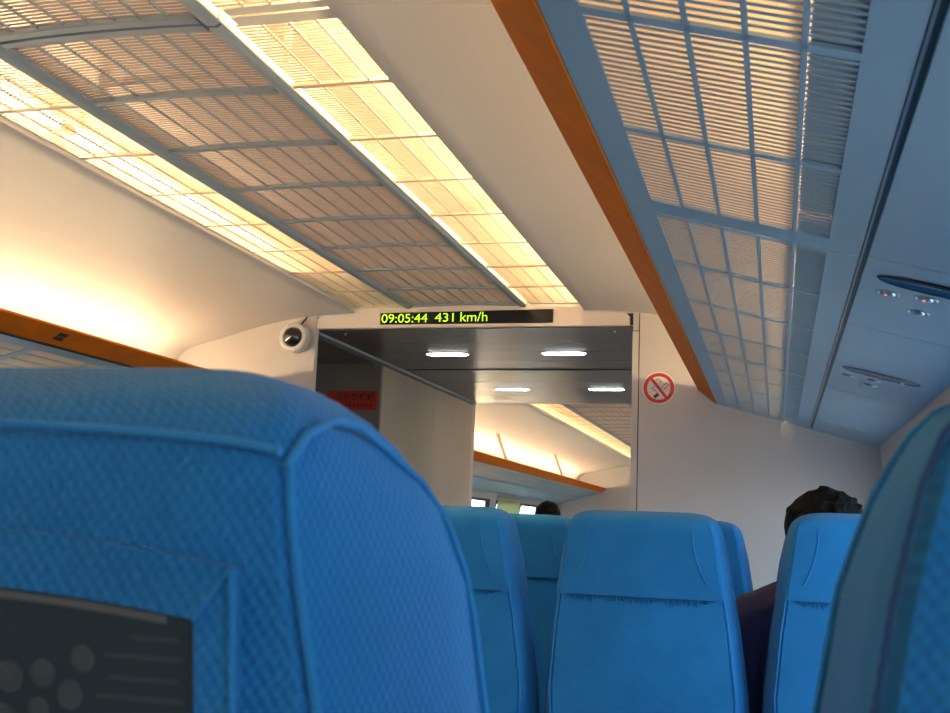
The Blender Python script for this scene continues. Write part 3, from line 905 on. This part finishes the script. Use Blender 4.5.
def make_seat(x, y, label, group=None, cover=False, pocket=False, narrow=False, zoff=0.0):
    global SEC
    t = thing('passenger_seat', label, 'seat', (x, y, zoff), group)
    fab = SEATC if cover else SEATB
    key = ('c' if cover else 'r' if narrow else 'p')
    SEC = SEC_C if cover else SEC_R if narrow else SEC_P
    def get(name, fn, m):
        k = (key, name)
        if k not in SEAT_CACHE: SEAT_CACHE[k] = fn().mesh(name, m)
        return link(name.split('#')[0], SEAT_CACHE[k], t)
    get('backrest', lambda: back_mesh(), fab)
    zz = [-.66+.02*i for i in range(35) if -.66+.02*i < .015]+[.018]
    for s in (-1, 1):
        def rear():
            b = MB(); b.tube([back_pt(s, z, 'rear') for z in zz]+([back_pt(s, z, 'rear') for z in (.034, .042)] if narrow else []), .0012 if narrow else .0020, 6); return b
        get('piping#r%d' % s, rear, SEAM if narrow else PIPE)
        def front():
            b = MB(); b.tube([back_pt(s, z, 'front') for z in zz]+([back_pt(s, z, 'front') for z in (.03, .042, .051, .058)] if narrow else [] if cover else [(s*.1535, .082, ZT+.033), (s*.152, .062, ZT+.0385), (s*.150, .040, ZT+.0385), (s*.1485, .018, ZT+.031), (s*.1475, .004, ZT+.018)]), .0019, 6); return b
        get('piping#f%d' % s, front, PIPE)
    def toppipe():
        b = MB(); b.tube([(-.146+.0146*i, .0015-.004*math.sin(math.pi*i/20), ZT+.0235+.0085*math.sin(math.pi*i/20)**.6) for i in range(21)], .0019, 6); return b
    if not cover: get('piping#t', toppipe, PIPE)
    if cover:
        get('headrest_cover', lambda: back_mesh(.0035, -.140, None, True), SEATC)
        for s in (-1, 1):
            def curve():
                b = MB(); P = []
                for i in range(9):
                    u = i/8; zr = .02-.125*u
                    xx = .118+.032*u**2.2; yb = interp_sec(zr)[3]
                    P.append((s*xx, yb-.005+lean(zr), ZT+zr))
                b.tube(P, .0020, 6); return b
            get('headrest_seam#%d' % s, curve, PIPE)
        def gathers():
            b = MB()
            for i in range(44):
                xx = -.155+.31*i/43+random.uniform(-.003, .003); L = random.uniform(.006, .022)
                z1_ = -.142; cb = -.0050-.004*(1-(xx/.165)**2); b.tube([(xx, cb+lean(z1_), ZT+z1_), (xx+random.uniform(-.003, .003), cb+.0025+lean(z1_-L), ZT+z1_-L*.6), (xx, .003+lean(z1_-L), ZT+z1_-L)], [.0012, .0015, .0008], 5)
            return b
        def seam():
            b = MB(); b.tube([(-.168+.028*i, -.0050-.004*(1-((-.168+.028*i)/.17)**2)+lean(-.140), ZT-.1405) for i in range(13)], .0013, 5); return b
        get('cover_seam', seam, SEAM)
        g_ = get('gathers', gathers, SEATC); g_['kind'] = 'stuff'
    if pocket:
        fr = MB(); zt, zb = -.018, -.30
        def yb_(z): return lean(z)-.0075
        def pl(x, z, d=0): return (x, yb_(z)-d, ZT+z)
        ox, ix, ft = .1315, .1155, .019
        nn = 12
        def otop(x): return -.018+.011*(1-(x/ox)**2)
        def itop(x): return -.037+.008*(1-(x/ix)**2)
        for k in range(nn):
            xa, xb = -1+2*k/nn, -1+2*(k+1)/nn
            q = [(ox*xa, otop(ox*xa)), (ox*xb, otop(ox*xb)), (ix*xb, itop(ix*xb)), (ix*xa, itop(ix*xa))]
            fr.add([pl(*p_) for p_ in q]+[pl(*p_, -.006) for p_ in q], [(0, 1, 2, 3), (0, 4, 5, 1), (2, 6, 7, 3)])
        for q in ([(-ox, zb), (-ox, zt), (-ix, itop(ix)), (-ix, zb+ft)], [(ox, zt), (ox, zb), (ix, zb+ft), (ix, itop(ix))], [(ox, zb), (-ox, zb), (-ix, zb+ft), (ix, zb+ft)]):
            fr.add([pl(*p_) for p_ in q]+[pl(*p_, -.006) for p_ in q], [(0, 1, 2, 3), (0, 4, 5, 1), (2, 6, 7, 3)])
        fr.build('pocket_frame', SEATB, t)
        for s in (-1, 1):
            b = MB(); b.tube([pl(s*ox, zb, .001), pl(s*ox, zt, .001)], .0016, 6); b.build('pocket_piping', PIPE, t)
            b = MB(); b.tube([pl(s*(ox-.002), zt-.001, .0004), pl(s*ix, zt-ft, .0004)], .0010, 5); b.build('pocket_seam', PIPE, t)
        pn = MB(); pn.add([pl(-ix-.002, zb+ft, -.003), pl(ix+.002, zb+ft, -.003), pl(ix+.002, -.027, -.003), pl(-ix-.002, -.027, -.003), pl(-ix, zb+ft, -.006), pl(ix, zb+ft, -.006), pl(ix, -.030, -.006), pl(-ix, -.030, -.006)],
                          [(0, 1, 2, 3), (4, 7, 6, 5), (0, 4, 5, 1), (1, 5, 6, 2), (2, 6, 7, 3), (3, 7, 4, 0)])
        pp = pn.build('print_panel', POCK, t)
        b = MB()
        for k in range(10):
            xa, xb = -ix+(2*ix-.012)*k/10, -ix+(2*ix-.012)*(k+1)/10
            b.add([pl(xa, itop(xa)-.0042, -.0022), pl(xb, itop(xb)-.0042, -.0022), pl(xb, itop(xb)-.0012, -.0022), pl(xa, itop(xa)-.0012, -.0022)], [(0, 1, 2, 3)])
        b.build('edge_strip', POCKE, pp)
        def spiral(cx, cz, r, th):
            b = MB(); V = []; F = []; n = 64
            for i in range(n+1):
                a = i/n*2*math.pi*2.6+th; rr = r*(.10+.90*i/n)
                w_ = .15*r*(0.7+.5*i/n)
                V += [pl(cx+(rr-w_)*math.cos(a), cz+(rr-w_)*math.sin(a), -.0022), pl(cx+rr*math.cos(a), cz+rr*math.sin(a), -.0022)]
            F = [(2*i, 2*i+1, 2*i+3, 2*i+2) for i in range(n)]
            b.add(V, F, 0)
            m_ = 28
            b.add([pl(cx+r*math.cos(2*math.pi*k/m_), cz+r*math.sin(2*math.pi*k/m_), -.0026) for k in range(m_)], [tuple(range(m_))], 1)
            return b.build('swirl', [POCK2, POCKL], pp)
        for cx, cz, r in SWIRLS: spiral(cx, cz, r, cx*300)
        b = MB()
        for k, (zz_, xa, xb) in enumerate(((-.046, .088, .108), (-.053, .078, .110), (-.061, .080, .108), (-.068, .074, .110))):
            b.add([pl(xa, zz_, -.0022), pl(xb, zz_, -.0022), pl(xb, zz_+.0016, -.0022), pl(xa, zz_+.0016, -.0022)], [(0, 1, 2, 3)])
        b.build('text_lines', mat('faint_grey_print', (.035, .045, .052), .5) if 'fg' not in SEAT_CACHE else SEAT_CACHE['fg'], pp)
    def cushion():
        b = MB()
        for z0_, z1_, g_ in ((.34, .36, -.02), (.36, .45, 0), (.45, .475, -.025)):
            pr_ = rounded_rect(-.225+(-g_ if g_ < 0 else 0), .225+(g_ if g_ < 0 else 0), .16, .68+(g_ if g_ < 0 else 0), .06)
            n_ = len(pr_)
            b.add([(x_, y_, z0_) for x_, y_ in pr_]+[(x_, y_, z1_) for x_, y_ in pr_], [(k, (k+1) % n_, n_+(k+1) % n_, n_+k) for k in range(n_)]+[tuple(range(n_))[::-1], tuple(range(n_, 2*n_))], 0, True)
        return b
    get('seat_cushion', cushion, fab)
    def base():
        b = MB(); b.box(-.20, .20, .20, .62, .30, .345); b.box(-.05, .05, .34, .48, .02, .31); b.box(-.18, .18, .22, .60, 0, .025); return b
    get('pedestal', base, PLAST)
    def lower():
        b = MB(); b.box(-.22, .22, .135, .20, .33, .50); return b
    get('back_hinge', lower, PLAST)
    for s in (-1, 1):
        def arm():
            b = MB(); b.prism([(s*.206, .58), (s*.228, .58), (s*.230, .605), (s*.226, .615), (s*.208, .615), (s*.204, .605)], .20, .56); b.box(min(s*.210, s*.226), max(s*.210, s*.226), .20, .26, .40, .59); return b
        get('armrest#%d' % s, arm, PLAST)
    return t
SWIRLS = [(.068, -.0545, .0050), (.051, -.0610, .0052), (.0625, -.0680, .0054), (.0490, -.0745, .0044), (.0360, -.0630, .0060), (.034, -.0790, .0055), (.062, -.0830, .0050)]
RX = (.484, .978, 1.486)
make_seat(.963, .36, 'large blurred blue woven seat filling lower left, dark swirl panel in its back', pocket=True)
make_seat(1.487, .36, 'blurred blue woven seat cut off by the right edge of the picture', pocket=True, narrow=True)
make_seat(RX[0], 2.55, 'blue covered seat half hidden behind the large blurred left seat', 'row of covered seats', True, zoff=-.009)
make_seat(RX[1], 2.55, 'blue covered seat with full back in view, in the middle of its row', 'row of covered seats', True, zoff=-.007)
make_seat(RX[2], 2.55, 'blue covered seat with the dark haired passenger behind its headrest', 'row of covered seats', True, zoff=.003)
make_seat(RX[0], 3.42, 'blue seat glimpsed in the gap between the two left covered seats', 'farther row of covered seats', True, zoff=-.012)
make_seat(RX[1]+.02, 3.42, 'blue seat edge peeping out right of the full covered seat', 'farther row of covered seats', True, zoff=-.012)
make_seat(RX[2], 3.42, 'blue seat sliver left of the passenger, one row farther on', 'farther row of covered seats', True, zoff=-.012)

# ---------------------------------------------------------------- people
def person(name, label, base, pelvis, lean_x, twist=0.0, hand_rest=True, group=None):
    """seated figure facing +y; pelvis (x,y,z) in world, head shifted by lean_x"""
    t = thing(name, label, 'person', base)
    px, py, pz = (pelvis[i]-base[i] for i in range(3))
    def chain_tubes(b, P, R, seg=12):
        # smooth path through joints
        Q, RR = [], []
        for i in range(len(P)-1):
            for k in range(5):
                u = k/5; p0 = Vector(P[max(0, i-1)]); p1 = Vector(P[i]); p2 = Vector(P[i+1]); p3 = Vector(P[min(len(P)-1, i+2)])
                q = .5*((2*p1)+(-p0+p2)*u+(2*p0-5*p1+4*p2-p3)*u*u+(-p0+3*p1-3*p2+p3)*u**3)
                Q.append(q); RR.append(R[i]+(R[i+1]-R[i])*u)
        Q.append(Vector(P[-1])); RR.append(R[-1]); b.tube(Q, RR, seg)
    hx = px+lean_x
    J = dict(pel=(px, py, pz), wst=(px+lean_x*.2, py-.07, pz+.17), chs=(px+lean_x*.55, py-.11, pz+.32), nk=(px+lean_x*.85, py-.10, pz+.46), hd=(hx, py-.10, pz+.54))
    def remeshed(parts, name_, m, vox, par, smooth=4):
        b = MB()
        for fn in parts: fn(b)
        o = b.build(name_, m, par)
        md = o.modifiers.new('join', 'REMESH'); md.mode = 'VOXEL'; md.voxel_size = vox; md.use_smooth_shade = True
        sm = o.modifiers.new('smooth', 'SMOOTH'); sm.iterations = smooth; sm.factor = .5
        return o
    def ell(b, c, rx, ry, rz, seg=18, rings=12):
        prof = []
        V = []; F = []
        for i in range(rings+1):
            a = math.pi*i/rings
            for k in range(seg):
                q = 2*math.pi*k/seg
                V.append((c[0]+rx*math.sin(a)*math.cos(q), c[1]+ry*math.sin(a)*math.sin(q), c[2]-rz*math.cos(a)))
        for i in range(rings):
            for k in range(seg): F.append((i*seg+k, i*seg+(k+1) % seg, (i+1)*seg+(k+1) % seg, (i+1)*seg+k))
        b.add(V, F, 0, True)
    shl = (J['chs'][0]-.200, py-.10, pz+.395); shr = (J['chs'][0]+.185, py-.10, pz+.395+.2*abs(lean_x))
    arms = []
    for s, sh in ((-1, shl), (1, shr)):
        el = (sh[0]+s*.045, sh[1]+.06, sh[2]-.27); wr = (px+s*.13, py+.24, pz+.125)
        arms.append((s, sh, el, wr))
    hips = [(px+s*.09, py, pz) for s in (-1, 1)]
    knees = [(px+s*.11, py+.40, pz+.03) for s in (-1, 1)]
    ank = [(px+s*.11, py+.42, .09-base[2]) for s in (-1, 1)]
    hc = (hx, py-.085, pz+.625)     # head centre
    def body_parts(gr):
        def torso(b):
            ell(b, J['pel'], .17+gr, .125+gr, .13); ell(b, J['wst'], .15+gr, .11+gr, .17); ell(b, J['chs'], .175+gr, .115+gr, .18)
            chain_tubes(b, [shl, (J['nk'][0], J['nk'][1], J['nk'][2]-.012), shr], [.060+gr, .078+gr, .060+gr])
        return torso
    def limbs(gr, wrist=True):
        def f(b):
            for s, sh, el, wr in arms: chain_tubes(b, [sh, el, wr], [.060+gr, .047+gr, .031+gr*.8])
        return f
    def legs(gr):
        def f(b):
            for h, k, a in zip(hips, knees, ank):
                chain_tubes(b, [h, k], [.088+gr, .062+gr]); chain_tubes(b, [k, a], [.060+gr, .040+gr]); ell(b, k, .062+gr, .062+gr, .062+gr)
        return f
    def neck(b): chain_tubes(b, [(J['nk'][0], J['nk'][1], J['nk'][2]-.03), (hc[0], hc[1]-.01, hc[2]-.06)], [.060, .054])
    def head(b):
        ell(b, (hc[0], hc[1], hc[2]+.015), .074, .093, .105); ell(b, (hc[0], hc[1]+.03, hc[2]-.055), .054, .058, .062)
        ell(b, (hc[0], hc[1]+.093, hc[2]-.012), .011, .018, .020, 10, 8); ell(b, (hc[0], hc[1]+.083, hc[2]-.055), .022, .010, .008, 10, 8)
        ell(b, (hc[0], hc[1]+.078, hc[2]+.022), .045, .014, .010, 12, 8)
        for s in (-1, 1): ell(b, (hc[0]+s*.077, hc[1]-.008, hc[2]-.012), .010, .020, .030, 10, 8)
    def hands(b):
        for s, sh, el, wr in arms:
            w = Vector(wr); d = (Vector(knees[0 if s < 0 else 1])-w); d.z = -.01; d.normalize()
            side = Vector((0, 0, 1)).cross(d).normalized()
            p = w+d*.045
            ell(b, p, .036, .046, .016, 12, 8)
            for k in range(4):
                o_ = (k-1.5)*.019; L = (.060, .070, .066, .052)[k]
                a0 = w+d*.075+side*o_; dn = Vector((0, 0, -1))
                chain_tubes(b, [a0, a0+d*L*.5+dn*.004, a0+d*L*.85+dn*.02, a0+d*L*.95+dn*.032], [.0095, .009, .008, .007], 8)
            th0 = w+d*.02+side*(.026*s)
            chain_tubes(b, [th0, th0+d*.03+side*(.022*s), th0+d*.062+side*(.024*s)+Vector((0, 0, -.01))], [.012, .010, .008], 8)
    remeshed([body_parts(0), limbs(0), legs(0), neck, head, hands], 'body', SKIN, .0075, t)
    remeshed([body_parts(.028), limbs(.027), lambda b: [ell(b, sh, .092, .092, .092) for _, sh, _e, _w in arms]], 'jacket', JACKET, .010, t, 3)
    b = MB(); P = []
    for k in range(13):
        a = 2*math.pi*k/12; P.append((J['nk'][0]+.068*math.cos(a), J['nk'][1]+.066*math.sin(a), J['nk'][2]+.012+.012*math.cos(a-1.57)*-1))
    b.tube(P, .014, 8); b.build('collar', JACKET, t)
    remeshed([legs(.012), lambda b: ell(b, J['pel'], .178, .132, .12)], 'trousers', TROUS, .012, t, 3)
    for a in ank:
        b = MB(); ell(b, (a[0], a[1]+.07, a[2]-.045), .048, .135, .045)
        o = b.build('shoe', SHOE, t)
    def hair_parts(b):
        rn = random.Random(5)
        ell(b, (hc[0], hc[1]-.014, hc[2]+.026), .099, .106, .094); ell(b, (hc[0], hc[1]-.038, hc[2]-.018), .088, .078, .085)
        for k in range(90):
            a = rn.uniform(0, 2*math.pi); e_ = rn.uniform(.0, 1.5)
            n = Vector((math.cos(a)*math.sin(e_), math.sin(a)*math.sin(e_)-.15, math.cos(e_)))
            c = Vector((hc[0], hc[1]-.014, hc[2]+.026))
            q = c+Vector((n.x*.092, n.y*.104, n.z*.090))
            tng = Vector((rn.uniform(-1, 1), rn.uniform(-1, 1), rn.uniform(-.5, .5)))*.013
            b.tube([q-n*.012, q+n*.001+tng*.5, q+n*.002+tng*1.2], [.010, .008, .004], 6)
    o = remeshed([hair_parts], 'hair', HAIR, .0055, t, 1)
    for s in (-1, 1):
        b = MB(); ell(b, (hc[0]+s*.031, hc[1]+.082, hc[2]+.006), .012, .010, .0085, 12, 8); b.build('eye', EYEW, t)
        b = MB(); ell(b, (hc[0]+s*.031, hc[1]+.0905, hc[2]+.006), .0052, .003, .0052, 10, 6); b.build('iris', SIGNK, t)
        b = MB(); b.tube([(hc[0]+s*.014, hc[1]+.092, hc[2]+.026), (hc[0]+s*.034, hc[1]+.089, hc[2]+.031), (hc[0]+s*.050, hc[1]+.076, hc[2]+.025)], .0038, 6); b.build('eyebrow', HAIR, t)
    b = MB(); b.tube([(hc[0]-.022, hc[1]+.086, hc[2]-.054), (hc[0], hc[1]+.095, hc[2]-.053), (hc[0]+.022, hc[1]+.086, hc[2]-.054)], [.003, .0055, .003], 8); b.build('lips', mat('lips', (.42, .17, .14), .5), t)
    return t
person('person', 'black haired passenger in dark navy jacket leaning left behind a covered seat', (1.47, 2.95, 0), (1.465, 2.93, .538), -.070)
make_seat(-.43, 8.16, 'blue seat under the passenger in the car beyond, hidden by nearer seats', None, True)
person('person', 'dark haired head showing over the seats beyond the doorway', (-.43, 8.6, 0), (-.43, 8.56, .625), 0)
